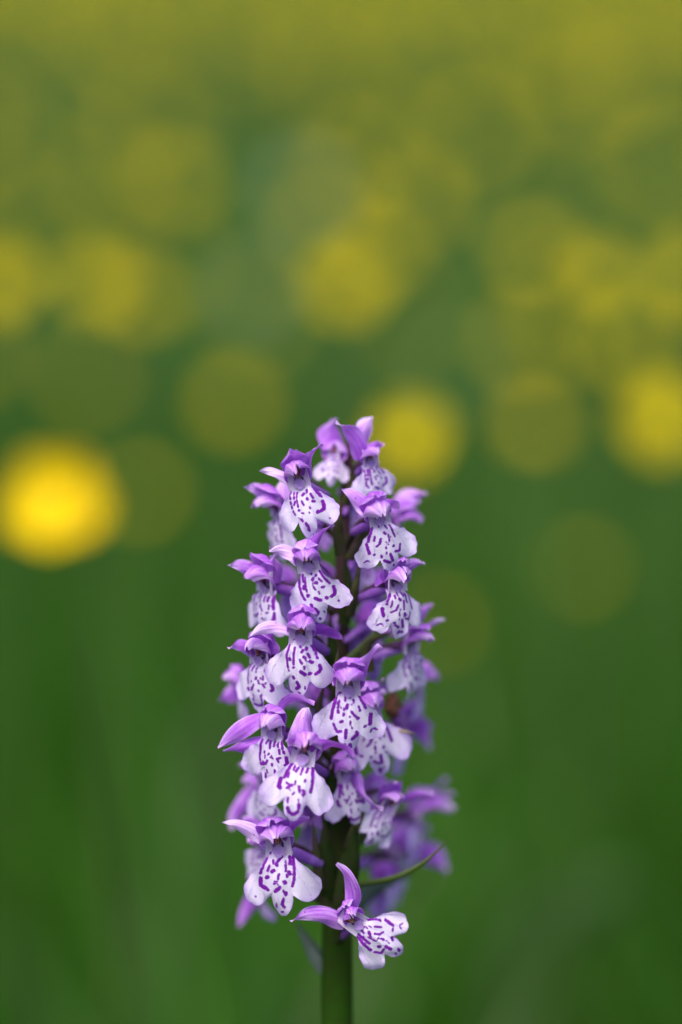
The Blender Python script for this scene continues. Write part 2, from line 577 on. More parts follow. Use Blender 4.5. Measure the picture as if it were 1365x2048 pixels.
# px, py, distance, scale, tilt
PLACED = [
    (132, 1024, .65, 1.18, 58, 'bright golden buttercup, the fullest yellow of all in the meadow'),
    (822, 885, .78, .80, 52, 'yellow buttercup glowing just behind the top of the orchid spike'),
    (1318, 852, .82, .90, 50, 'broad lemon yellow buttercup beside a dimmer olive one'),
    (1062, 862, .95, .62, 36, 'olive gold buttercup beside a broad lemon yellow one'),
    (205, 575, .92, .74, 48, 'yellow buttercup overlapping a slightly dimmer one in the blur'),
    (280, 605, 1.0, .66, 42, None),
    (0, 578, .86, .80, 50, None),
    (700, 580, .92, .82, 50, None),
    (760, 520, 1.05, .6, 40, None),
    (1180, 548, .80, .62, 64, 'small buttercup standing in for a glint, a pale thin-rimmed blurred disc'),  # stands in for a bright glint, added as a small flower
    (1062, 515, 1.1, .66, 45, 'yellow buttercup half hidden behind a small pale thin-rimmed disc'),
    (1130, 680, 1.3, .7, 45, None),
    (830, 410, 1.2, .85, 50, None),
    (340, 380, 1.2, .85, 52, None),
    (472, 815, 1.05, .66, 45, None),
    (285, 1000, 1.1, .62, 35, 'dim olive buttercup beside the brightest golden one'),
    (168, 765, 1.3, .65, 35, None),
    (1150, 195, 1.8, 1.1, 45, None),
    (1165, 1150, 1.1, .5, 25, 'faintest lowest buttercup, a lone olive disc over dark green grass'),
    (880, 1262, 1.05, .5, 30, 'dim olive buttercup peeping out close beside the flank of the orchid spike'),
    (1360, 565, .92, .80, 45, None),
    (1040, 700, 1.2, .8, 40, None),
    (1320, 345, 1.5, 1.0, 40, None),
    (640, 470, 1.4, .7, 40, None),
    (960, 270, 1.7, 1.0, 40, None),
    (1250, 700, 1.2, .8, 40, None),
    (720, 330, 1.6, .9, 40, None),
    (1340, 720, 1.2, .7, 40, None),
]
GB = 'yellow buttercups blurred in the meadow behind the orchid'


def build_buttercups():
    for (px, py, d, sc, tl, lab) in PLACED:
        p = at(px, py, d)
        gz = float(ground_z(np.array(p.x), np.array(p.y)))
        if p.z < gz + .05: p.z = gz + .05
        buttercup(p, sc, RAD(tl), TOCAM + rng.uniform(-.4, .4), lab or 'yellow buttercup melted into a soft disc among the meadow grass', GB, gold=(px == 132))
    # the rest of the meadow's buttercups near enough to stand apart
    n = 0
    while n < 255:
        y = 1.2 + 3.6 * rng.uniform() ** .85
        x = (rng.uniform(-1, 1) + .12) * (.2 + .17 * y)
        h = rng.uniform(.14, .38)
        gz = float(ground_z(np.array(x), np.array(y)))
        buttercup(Vector((x, y, gz + h)), rng.uniform(.75, 1.15), rng.uniform(.2, 1.0), TOCAM + rng.normal(0, 1.0),
                  'yellow buttercup in the far meadow, a faint glow in the blur', 'far buttercups in the meadow')
        n += 1
    # beyond that nobody could count them
    pv, pf = buttercup_petal_mesh()
    V, F = [], []
    for k in range(5):
        a = k * 2 * math.pi / 5
        c, s = math.cos(a), math.sin(a)
        R = np.array([[c, -s, 0], [s, c, 0], [0, 0, 1]])
        # coarse petals: three rows, three columns
        sel = [i * 5 + j for i in (0, 2, 4, 6) for j in (0, 2, 4)]
        b = len(V)
        V += list(pv[sel] @ R.T)
        F += [tuple(b + q for q in f) for f in grid_faces(4, 3)]
    V = np.array(V); F = np.array(F)
    cnt = 2500
    y = 3.6 + 10 * rng.uniform(0, 1, cnt) ** 1.1
    x = rng.uniform(-1, 1, cnt) * (.3 + .25 * y)
    y2 = rng.uniform(1.0, 13, 2600)                                    # the meadow goes on to both sides
    x2 = rng.choice([-1, 1], 2600) * ((.3 + .22 * y2) + rng.uniform(0, 1, 2600) * (.3 + .45 * y2))
    x, y, cnt = np.concatenate([x, x2]), np.concatenate([y, y2]), cnt + 2600
    z = ground_z(x, y) + rng.uniform(.12, .30, cnt)
    AV, AF = [], []
    for i in range(cnt):
        M = np.array((Matrix.Rotation(rng.uniform(0, 6.28), 3, 'Z') @ Matrix.Rotation(rng.uniform(.0, .9), 3, 'Y')))
        AV.append(V @ M.T * rng.uniform(.9, 1.3) + np.array([x[i], y[i], z[i]]))
        AF.append(F + i * len(V))
    o = mesh_obj('distant_buttercups', np.concatenate(AV), np.concatenate(AF), M_BUTTER)
    tag(o, 'mass of yellow buttercups tinting the far meadow olive gold', 'flowers', kind='stuff')


build_buttercups()


# ------------------------------------------------------------------ pale clover heads
def clover(px, py, d, r):
    p = at(px, py, d)
    zb = float(ground_z(np.array(p.x), np.array(p.y))) - .003
    root = empty('clover', (p.x, p.y, zb))
    tag(root, 'pale whitish clover head, a milky disc in the blurred meadow', 'flower', 'pale clover heads in the meadow')
    h = p.z - zb
    V, F, _ = tube([(0, 0, 0), (.006, 0, h * .5), (0, 0, h)], [.0012, .001], n=7, seg=5)
    mesh_obj('stem', V, F, M_BSTEM, root)
    V, F = [], []
    for i in range(70):
        u = Vector(rng.normal(0, 1, 3)).normalized()
        s = u.orthogonal().normalized() * r * .18
        b = len(V); q = u * r * rng.uniform(.85, 1.1)
        c = u * r * .35
        t = u.cross(s)
        V += [c + s, c + t, c - s, c - t, q + s * .6, q + t * .6, q - s * .6, q - t * .6]
        F += [(b, b + 1, b + 5, b + 4), (b + 1, b + 2, b + 6, b + 5), (b + 2, b + 3, b + 7, b + 6), (b + 3, b, b + 4, b + 7), (b + 4, b + 5, b + 6, b + 7)]
    V = [v + Vector((0, 0, h)) for v in V]
    mesh_obj('flower_head', V, F, M_CLOVER, root)


for c in ((610, 390, 1.35, .010), (505, 590, 1.2, .007), (905, 735, 1.4, .005)):
    clover(*c)

# ------------------------------------------------------------------ the orchid
orchid = empty('orchid', (0, 0, 0))
tag(orchid, 'spotted orchid with a dense spike of lilac and white purple-marked flowers', 'orchid')


def axis_pt(py, dd=0.0):
    """point on the stem axis seen at photo row py"""
    px = float(np.interp(py, [840, 1000, 1300, 1700, 1900, 2100], [706, 690, 680, 676, 675, 675]))
    return at(px, py, DIST + .001 + dd)


def build_stem():
    rows = [2060, 1950, 1800, 1600, 1400, 1200, 1050, 950, 880]
    pts = [axis_pt(r) for r in rows]
    b = pts[0]
    base = Vector((b.x + .004, b.y - .036, -.006))
    c1, c2 = base + Vector((0, 0, .10)), b - cU * .12
    low = [base * (1 - f) ** 3 + c1 * (3 * f * (1 - f) ** 2) + c2 * (3 * f * f * (1 - f)) + b * f ** 3 for f in np.linspace(0, 1, 18)[:-1]]
    rad = list(np.linspace(.0034, .00250, len(low))) + [.00245, .00242, .0023, .0019, .0015, .0012, .0010, .0008, .0006]
    V, F, t = tube(low + pts, rad, n=90, seg=16)
    z = np.array([v[2] for v in V])
    pt = np.clip(z / .36, 0, 1)
    mesh_obj('stem', V, F, M_STEM, orchid, {'pt': pt, 'ps': np.zeros(len(V)), 'pv': np.zeros(len(V))})
    # leaves low on the stem (below the frame)
    for i, (z0, a, ln, w) in enumerate(((.02, -2.6, .13, .012), (.035, -.4, .12, .011), (.07, 2.0, .11, .009), (.12, .6, .09, .006))):
        d = Vector((math.cos(a), math.sin(a), 0)); s = Vector((-math.sin(a), math.cos(a), 0))
        p0 = base + Vector((0, 0, z0 + .006))
        P = [p0, p0 + d * ln * .3 + Vector((0, 0, ln * .38)), p0 + d * ln * .7 + Vector((0, 0, ln * .55)), p0 + d * ln + Vector((0, 0, ln * .45))]
        V, F, s_, t_ = blade(P, [s], w, cup=.35, n=16, m=7, prof=(.5, .5, .7))
        mesh_obj('leaf', V, F, M_LEAF, orchid, {'pt': t_, 'ps': s_, 'pv': np.zeros(len(V))})


build_stem()


# lip outline (right half), u across, v down, lip length = 1
LIP_R = [(.0, -.04), (.12, -.035), (.185, .0), (.20, .06), (.265, .135), (.375, .21), (.485, .315), (.565, .44), (.59, .56), (.555, .675),
         (.475, .765), (.385, .805), (.30, .775), (.225, .71), (.172, .672), (.162, .74), (.135, .845), (.085, .94), (.03, .995), (0, 1.0)]
LIP_W = [(.0, -.04), (.11, -.035), (.175, .0), (.185, .06), (.23, .14), (.31, .23), (.405, .34), (.50, .47), (.56, .59), (.565, .69),
         (.515, .78), (.425, .835), (.32, .81), (.235, .74), (.178, .69), (.165, .76), (.13, .87), (.075, .96), (.025, 1.01), (0, 1.015)]
MARKS_A = [
    ([(-.20, .08), (-.25, .29), (-.27, .43)], .020), ([(-.245, .49), (-.195, .62), (-.115, .60)], .019), ([(-.14, .10), (-.165, .325)], .017),
    ([(-.065, .22), (-.065, .39)], .016), ([(-.11, .47), (-.105, .475)], .024), ([(.0, .17), (-.02, .21)], .020),
    ([(.055, .29), (.1, .375), (.17, .42)], .018), ([(.155, .21), (.195, .325)], .016), ([(.10, .12), (.10, .155)], .016),
    ([(.16, .06), (.245, .16), (.285, .28)], .018), ([(.325, .34), (.325, .52)], .024), ([(.27, .55), (.245, .56)], .02),
    ([(.0, .375), (.005, .38)], .014), ([(.04, .43), (.04, .49)], .014), ([(.05, .55), (.055, .57)], .013), ([(.13, .61), (.13, .635)], .021),
    ([(-.025, .6), (-.04, .75)], .024), ([(.1, .69), (.03, .755)], .022), ([(-.06, .85), (-.065, .86)], .018), ([(.015, .85), (.02, .905)], .023),
    ([(.36, .69), (.37, .645), (.41, .63), (.455, .665)], .013), ([(-.28, .80), (-.265, .795)], .014), ([(-.06, .06), (-.075, .12)], .014), ([(.03, .05), (.035, .10)], .012)]
MARKS_B = [
    ([(-.19, .06), (-.26, .30)], .02), ([(-.285, .36), (-.29, .48), (-.265, .50)], .026), ([(-.12, .09), (-.14, .16)], .016), ([(-.155, .22), (-.155, .29)], .017),
    ([(.17, .06), (.20, .22), (.21, .36), (.205, .45)], .018), ([(.20, .51), (.195, .53)], .025), ([(.09, .08), (.10, .15)], .017), ([(.02, .08), (.0, .19)], .016),
    ([(-.05, .10), (-.07, .18)], .014), ([(.10, .27), (.11, .30)], .016), ([(.11, .345), (.115, .37)], .017), ([(.015, .28), (.02, .30)], .018),
    ([(-.055, .32), (-.065, .38)], .014), ([(-.17, .36), (-.15, .385)], .017), ([(-.10, .39), (-.155, .46)], .019), ([(.045, .42), (.07, .50)], .02), ([(.12, .48), (.13, .52)], .02),
    ([(-.06, .52), (-.045, .50)], .015), ([(-.10, .62), (-.11, .70)], .018), ([(.06, .62), (.05, .66)], .013), ([(.085, .70), (.09, .76)], .02),
    ([(-.105, .78), (-.09, .84), (-.01, .86), (.07, .83)], .022), ([(-.30, .81), (-.27, .805)], .012)]
MARKS_C = [
    ([(.18, .06), (.25, .19), (.31, .31)], .018), ([(.33, .38), (.34, .45), (.33, .51), (.27, .54)], .024), ([(-.19, .07), (-.215, .25), (-.20, .42), (-.165, .52)], .017),
    ([(-.13, .08), (-.14, .22)], .016), ([(-.14, .28), (-.145, .31)], .02), ([(-.075, .10), (-.09, .22), (-.085, .40)], .015), ([(-.085, .44), (-.09, .45)], .024),
    ([(.11, .10), (.115, .13)], .018), ([(.155, .18), (.18, .25)], .018), ([(.045, .15), (.03, .17)], .02), ([(.075, .26), (.10, .275)], .022), ([(.18, .34), (.195, .345)], .024),
    ([(.0, .28), (.03, .36)], .015), ([(.09, .42), (.10, .46)], .016), ([(.01, .52), (.09, .58)], .023), ([(.20, .55), (.205, .56)], .026), ([(-.07, .62), (-.065, .65)], .021),
    ([(-.02, .70), (.02, .78), (-.02, .84)], .022), ([(.11, .79), (.12, .85)], .012), ([(.02, .92), (.03, .93)], .018), ([(.40, .68), (.41, .685)], .014), ([(-.02, .06), (.01, .11)], .016)]


def seg_dist(U, Vv, p, q):
    px, py = p; qx, qy = q
    dx, dy = qx - px, qy - py
    L = dx * dx + dy * dy + 1e-12
    t = np.clip(((U - px) * dx + (Vv - py) * dy) / L, 0, 1)
    return np.hypot(U - px - t * dx, Vv - py - t * dy)


def lip_geometry(r, na=112, nr=24, marks=None, mirror=False, curl=1.0, side_l=1.0, side_r=1.0, tipk=1.0):
    def half(k):
        return spline([(a * (1 - k) + c * k, b * (1 - k) + d * k, 0) for (a, b), (c, d) in zip(LIP_R, LIP_W)], 90)[:, :2]
    k0 = r.uniform(0, .45)
    right = half(np.clip(k0 + r.uniform(-.3, .3), 0, 1)) * np.array([side_r, 1])
    left = half(np.clip(k0 + r.uniform(-.3, .3), 0, 1))[::-1] * np.array([-side_l, 1])
    out = np.vstack([right, left[1:-1]])
    # central lobe length and little random waves along the margin
    k = np.clip((out[:, 1] - .72) / .28, 0, 1) * (np.abs(out[:, 0]) < .2)
    out[:, 1] += k * (tipk - 1) * .28
    C = np.array([0., .40])
    ang = np.unwrap(np.arctan2(out[:, 0] - C[0], out[:, 1] - C[1]))
    d = np.hypot(out[:, 0] - C[0], out[:, 1] - C[1])
    # arc-length resampling
    cl = np.vstack([out, out[:1]])
    L = np.concatenate([[0], np.cumsum(np.hypot(*np.diff(cl, axis=0).T))])
    s = np.linspace(0, L[-1], na, endpoint=False)
    ox, oy = np.interp(s, L, cl[:, 0]), np.interp(s, L, cl[:, 1])
    th = np.linspace(0, 2 * np.pi, na, endpoint=False)
    wob = sum(r.uniform(.002, .009) * np.sin(f * th + r.uniform(0, 6.28)) for f in (5, 9, 14, 19, 26))
    nrm = np.hypot(ox - C[0], oy - C[1])
    sc = 1 + np.where(oy > .18, wob / nrm, 0)
    ox = C[0] + (ox - C[0]) * sc; oy = C[1] + (oy - C[1]) * sc
    U, Vv, rim = [0.], [C[1]], [0.]
    for i in range(1, nr):
        q = (i / (nr - 1)) ** .85
        U += list(C[0] + (ox - C[0]) * q); Vv += list(C[1] + (oy - C[1]) * q); rim += [q] * na
    U, Vv, rim = map(np.array, (U, Vv, rim))
    F = [(0, 1 + j, 1 + (j + 1) % na) for j in range(na)]
    for i in range(nr - 2):
        for j in range(na):
            a, b = 1 + i * na + j, 1 + i * na + (j + 1) % na
            F.append((a, a + na, b + na, b))
    # markings
    base = marks if marks is not None else [MARKS_A, MARKS_B, MARKS_C][r.integers(3)]
    sd = np.full(len(U), 1.0)
    mx = -1 if mirror else 1
    for pts, rad in base + [([(-.15, -.015), (-.11, -.03)], .014), ([(.11, -.03), (.15, -.015)], .014)]:
        if r.uniform() < .06: continue
        j = r.normal(0, .010, 2)
        pp = [((x * mx + j[0] + r.normal(0, .006)), y + j[1] + r.normal(0, .006)) for x, y in pts]
        rd = rad * r.uniform(1.0, 1.4)
        brk = r.uniform() < .42
        for p, q in zip(pp[:-1], pp[1:]):
            ln = math.hypot(q[0] - p[0], q[1] - p[1])
            if not brk or ln < .1:
                sd = np.minimum(sd, seg_dist(U, Vv, p, q) - rd)
                continue
            nd = 2 if ln < .2 else 3
            for k in range(nd):                                         # a line broken into dashes
                f0, f1 = (k + .10) / nd, (k + r.uniform(.42, .68)) / nd
                a_ = (p[0] + (q[0] - p[0]) * f0, p[1] + (q[1] - p[1]) * f0)
                b_ = (p[0] + (q[0] - p[0]) * f1 + r.normal(0, .006), p[1] + (q[1] - p[1]) * f1)
                sd = np.minimum(sd, seg_dist(U, Vv, a_, b_) - rd * r.uniform(.85, 1.2))
    for _ in range(r.integers(2, 6)):                                  # stray dashes down the middle
        p = (r.uniform(-.13, .13), r.uniform(.10, .60)); a_ = r.normal(0, .5); ln = r.uniform(0, .05)
        sd = np.minimum(sd, seg_dist(U, Vv, p, (p[0] + ln * math.sin(a_), p[1] + ln * math.cos(a_))) - r.uniform(.009, .015))
    # relief (y forward is negative)
    au = np.abs(U)
    y = .42 * curl * np.clip(au - .1, 0, 1) ** 1.7                     # side lobes folded back
    y += -.10 * np.sin(np.clip(Vv, 0, 1) * math.pi) * np.exp(-(U / .22) ** 2)      # raised middle
    y += .16 * np.clip(.14 - Vv, 0, 1) / .18                            # into the throat
    y += .20 * np.clip(Vv - .72, 0, 1) * np.exp(-(U / .16) ** 2)
    y += .044 * np.sin(9 * U + 5 * Vv + r.uniform(0, 6)) * rim ** 2 + .036 * np.sin(17 * U - 9 * Vv + r.uniform(0, 6)) * rim ** 3
    y += .012 * np.sin(23 * U + r.uniform(0, 6)) * np.clip(Vv * 2, 0, 1)
    P = np.stack([U * 1.07, y, -Vv], 1)
    return P, F, sd, rim, U / (.25 + .6 * np.clip(Vv, 0, 1))


def hood_shell(r, phi0, phi1, rad=1.0, beak=.40, lift=0.0, turn=0.0, width=.27, height=.27, nphi=13, ntau=14):
    V, s_, t_ = [], [], []
    wob = r.uniform(0, 6.28)
    for i in range(ntau):
        tau = i / (ntau - 1)
        g = (.55 + .45 * math.sin(min(1, tau / .45) * math.pi / 2)) * (1 - max(0, (tau - .45) / .55) ** 2.0 * .72)
        for j in range(nphi):
            q = j / (nphi - 1)
            phi = RAD(phi0 + (phi1 - phi0) * q)
            cphi = math.cos(phi)
            span = (1 - .16 * tau)
            ph = phi * span
            fwd = .20 - (beak + .20) * tau * (.70 + .30 * max(0, math.cos(ph)) ** .7)
            x = width * rad * g * math.sin(ph)
            z = .04 + (height * rad * g) * math.cos(ph) + .15 * math.sin(min(1, tau * 1.5) * math.pi / 2) + (lift + .10) * tau + turn * max(0, tau - .6) ** 2
            k = .016 * math.sin(8 * tau + 5 * q + wob) + .010 * math.sin(17 * q + 2.5 * tau + 2 * wob) + .03 * tau * tau * math.sin(9 * q + 3 * wob)
            V.append((x * (1 + k), fwd, z + k))
            s_.append(2 * q - 1); t_.append(tau)
    return np.array(V), grid_faces(ntau, nphi), np.array(s_), np.array(t_)


def rot_flower(yaw, pitch, roll):
    B = Matrix((cR, cF, cU)).transposed()                      # flower frame -> world (x right, y away, z up)
    return B @ Matrix.Rotation(RAD(yaw), 3, 'Z') @ Matrix.Rotation(RAD(pitch), 3, 'X') @ Matrix.Rotation(-RAD(roll), 3, 'Y')


def npm(M): return np.array(M)


def flower(name, T, L_px, yaw, roll, dd, pitch=10, sep=(), dorsal=None, hood=(1, 1), marks=None, mirror=False, curl=1.0,
           lipw=(1, 1), tipk=1.0, pale=.0, seed=0, label=None, hires=True, stem_row=None, beak=.36, hood_pitch=-5, spur=True, noh=False, tint=0.0):
    """T throat pixel; L_px lip length in photo px; dd mm towards (-) or away from the lens
       sep: lateral sepals as (dx, dy, dz_mm, half width px, bulge, pale, twist)"""
    r = np.random.default_rng(seed + 100)
    depth = DIST + dd * MM
    loc = at(T[0], T[1], depth)
    px = PXM * depth / DIST
    L = L_px * 1.04 * px
    R = npm(rot_flower(yaw, pitch, roll))
    RH = npm(rot_flower(yaw + r.uniform(-9, 9), pitch + hood_pitch + r.uniform(-9, 8), roll * .8 + r.uniform(-8, 8)))
    hood = (hood[0] * r.uniform(.92, 1.14), hood[1] * r.uniform(.85, 1.12))

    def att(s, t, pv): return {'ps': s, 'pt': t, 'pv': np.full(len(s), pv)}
    # ---- body: throat cup and ovary in one mesh
    V, F = [], []
    n1, n2 = 9, 13
    for i in range(n1):
        q = i / (n1 - 1)
        for j in range(n2):
            a = RAD(-100 + 200 * j / (n2 - 1))
            rr = .21 * (1 - .18 * q * q)
            V.append((rr * math.sin(a), .02 + .11 * math.cos(a) * (1 + .6 * q), -.05 + .46 * q))
    F = grid_faces(n1, n2)
    tv = np.array(V) @ R.T * L
    # a small tube closes the back and runs to the stem
    fl = mesh_obj(name, tv, F, M_THROAT, orchid, att(np.zeros(len(tv)), np.zeros(len(tv)), 0), loc=loc)
    if label: fl['label'] = label
    back = Vector(R @ np.array([0, .20, .10]) * L)
    row = stem_row if stem_row else T[1] + 62
    ax = axis_pt(row) - loc
    mid = back.lerp(ax, .45) + Vector(R @ np.array([0, .18, .10]) * L)
    V, F, t = tube([Vector(R @ np.array([0, .06, .12]) * L), back, mid, ax], [.07 * L, .085 * L, .10 * L, .085 * L, .06 * L], n=16, seg=9)
    tw = np.array(V)
    mesh_obj('ovary', tw, F, M_OVARY, fl, att(np.zeros(len(tw)), t, 0))
    # ---- lip
    P, F, sd, rim, vs = lip_geometry(r, 112 if hires else 64, 24 if hires else 12, marks, mirror, curl, lipw[0], lipw[1], tipk)
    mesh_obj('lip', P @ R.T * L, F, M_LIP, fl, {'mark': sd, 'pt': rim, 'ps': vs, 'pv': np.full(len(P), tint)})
    # ---- stigma (mouth of the spur) and anther
    V, F = [], []
    for i in range(5):
        q = i / 4
        for j in range(12):
            a = 2 * math.pi * j / 12
            V.append((.098 * q * math.sin(a) * (1.1 if math.cos(a) > -.3 else .8), -.002 + .022 * (1 - q * q), .05 + .085 * q * math.cos(a) * (1 if math.cos(a) > 0 else 1.35)))
    mesh_obj('stigma', np.array(V) @ R.T * L, grid_faces(5, 12, True), M_STIGMA, fl)
    for sgn in (-1, 1):
        V = [(sgn * x, y, z) for x, y, z in ((.008, .0, .37), (.10, .01, .34), (.062, .01, .23), (.012, .0, .15), (.04, -.03, .28))]
        mesh_obj('anther', np.array(V) @ R.T * L, [(0, 1, 4), (1, 2, 4), (2, 3, 4), (3, 0, 4)], M_ANTHER, fl)
        V = [(sgn * x, y, z) for x, y, z in ((.008, -.03, .31), (.034, -.045, .30), (.028, -.04, .19), (.006, -.03, .15))]
        mesh_obj('pollinium', np.array(V) @ R.T * L, [(0, 1, 2, 3)], M_POLLEN, fl)
    # ---- hood: two petals closed over the column, dorsal sepal behind
    hw, hh = hood
    if not noh:
        for sgn in (-1, 1):
            a, b = (-102, 7) if sgn < 0 else (-7, 102)
            V, F, s, t = hood_shell(r, a, b, rad=1.0 + .03 * (sgn > 0), beak=beak * r.uniform(.92, 1.08), lift=r.uniform(-.05, .02), turn=r.uniform(-.7, .0), width=.26 * hw, height=.24 * hh)
            mesh_obj('petal', V @ RH.T * L, F, M_SEPAL, fl, att(s, t, r.uniform(.30, .48) + pale))
    if dorsal is None:
        V, F, s, t = hood_shell(r, -62, 62, rad=1.18, beak=beak * r.uniform(.55, 1.05), lift=r.uniform(.0, .16), turn=r.uniform(.0, 1.4), width=.27 * hw, height=.27 * hh, ntau=16)
        V = V + np.array([0, .05, .03])
        mesh_obj('dorsal_sepal', V @ RH.T * L, F, M_SEPAL, fl, att(s, t, r.uniform(.22, .40) + pale))
        sepals = list(sep)
    else:
        sepals = list(sep) + [dorsal]
    # ---- lateral sepals, tip given on the photo
    for k, sp in enumerate(sepals):
        dx, dy, dz, hwid, bulge, pv, twist = sp[:7]
        tip = cR * (dx * px) - cU * (dy * px) + cF * (dz * MM)
        side = 1 if dx > 0 else -1
        if dorsal is not None and sp is dorsal:
            base = Vector(R @ np.array([.0, .16, .26]) * L); nm = 'dorsal_sepal'
        else:
            base = Vector(R @ np.array([side * .13, .15, .16]) * L); nm = 'lateral_sepal'
        if len(sp) > 7:
            base = cR * (sp[7] * px) - cU * (sp[8] * px) + cF * (R @ np.array([0, .12, .2]) * L).dot(np.array(cF)) if False else cR * (sp[7] * px) - cU * (sp[8] * px) + cF * (1.2 * MM)
        d = tip - base
        view = (cF * -1.0)
        sv = d.cross(view).normalized()
        up = sv if sv.dot(cU) > 0 else -sv
        if abs(sv.dot(cU)) < .25: up = sv if sv.dot(cR) * side > 0 else -sv
        rotq = lambda a: Matrix.Rotation(a, 3, d.normalized()) @ sv
        p1 = base + d * .35 + up * bulge * d.length * .9
        p2 = base + d * .72 + up * bulge * d.length * .8
        tw0, tw1 = RAD(twist), RAD(twist + r.uniform(25, 75) * side)
        V, F, s, t = blade([base, p1, p2, tip], [rotq(tw0), rotq((tw0 + tw1) / 2), rotq(tw1)], hwid * 1.36 * px, cup=r.uniform(.3, .75), n=20, m=9, prof=(.18, .62, .98), wave=.30, ph=r.uniform(0, 6))
        mesh_obj(nm, V, F, M_SEPAL, fl, att(s, t, pv))
    # ---- spur
    if spur:
        a = Vector(R @ np.array([0, .12, .03]) * L); b = Vector(R @ np.array([.02, .36, .0]) * L)
        tgt = axis_pt(T[1] + 34) - loc + cR * (r.uniform(-1, 1) * MM)
        c = b.lerp(tgt, .62) + cF * (-1.5 * MM)
        V, F, t = tube([a, b, c], [.11 * L, .125 * L, .11 * L, .08 * L], n=10, seg=9)
        mesh_obj('spur', np.array(V), F, M_SPUR, fl, att(np.zeros(len(V)), t, 0))
    return fl


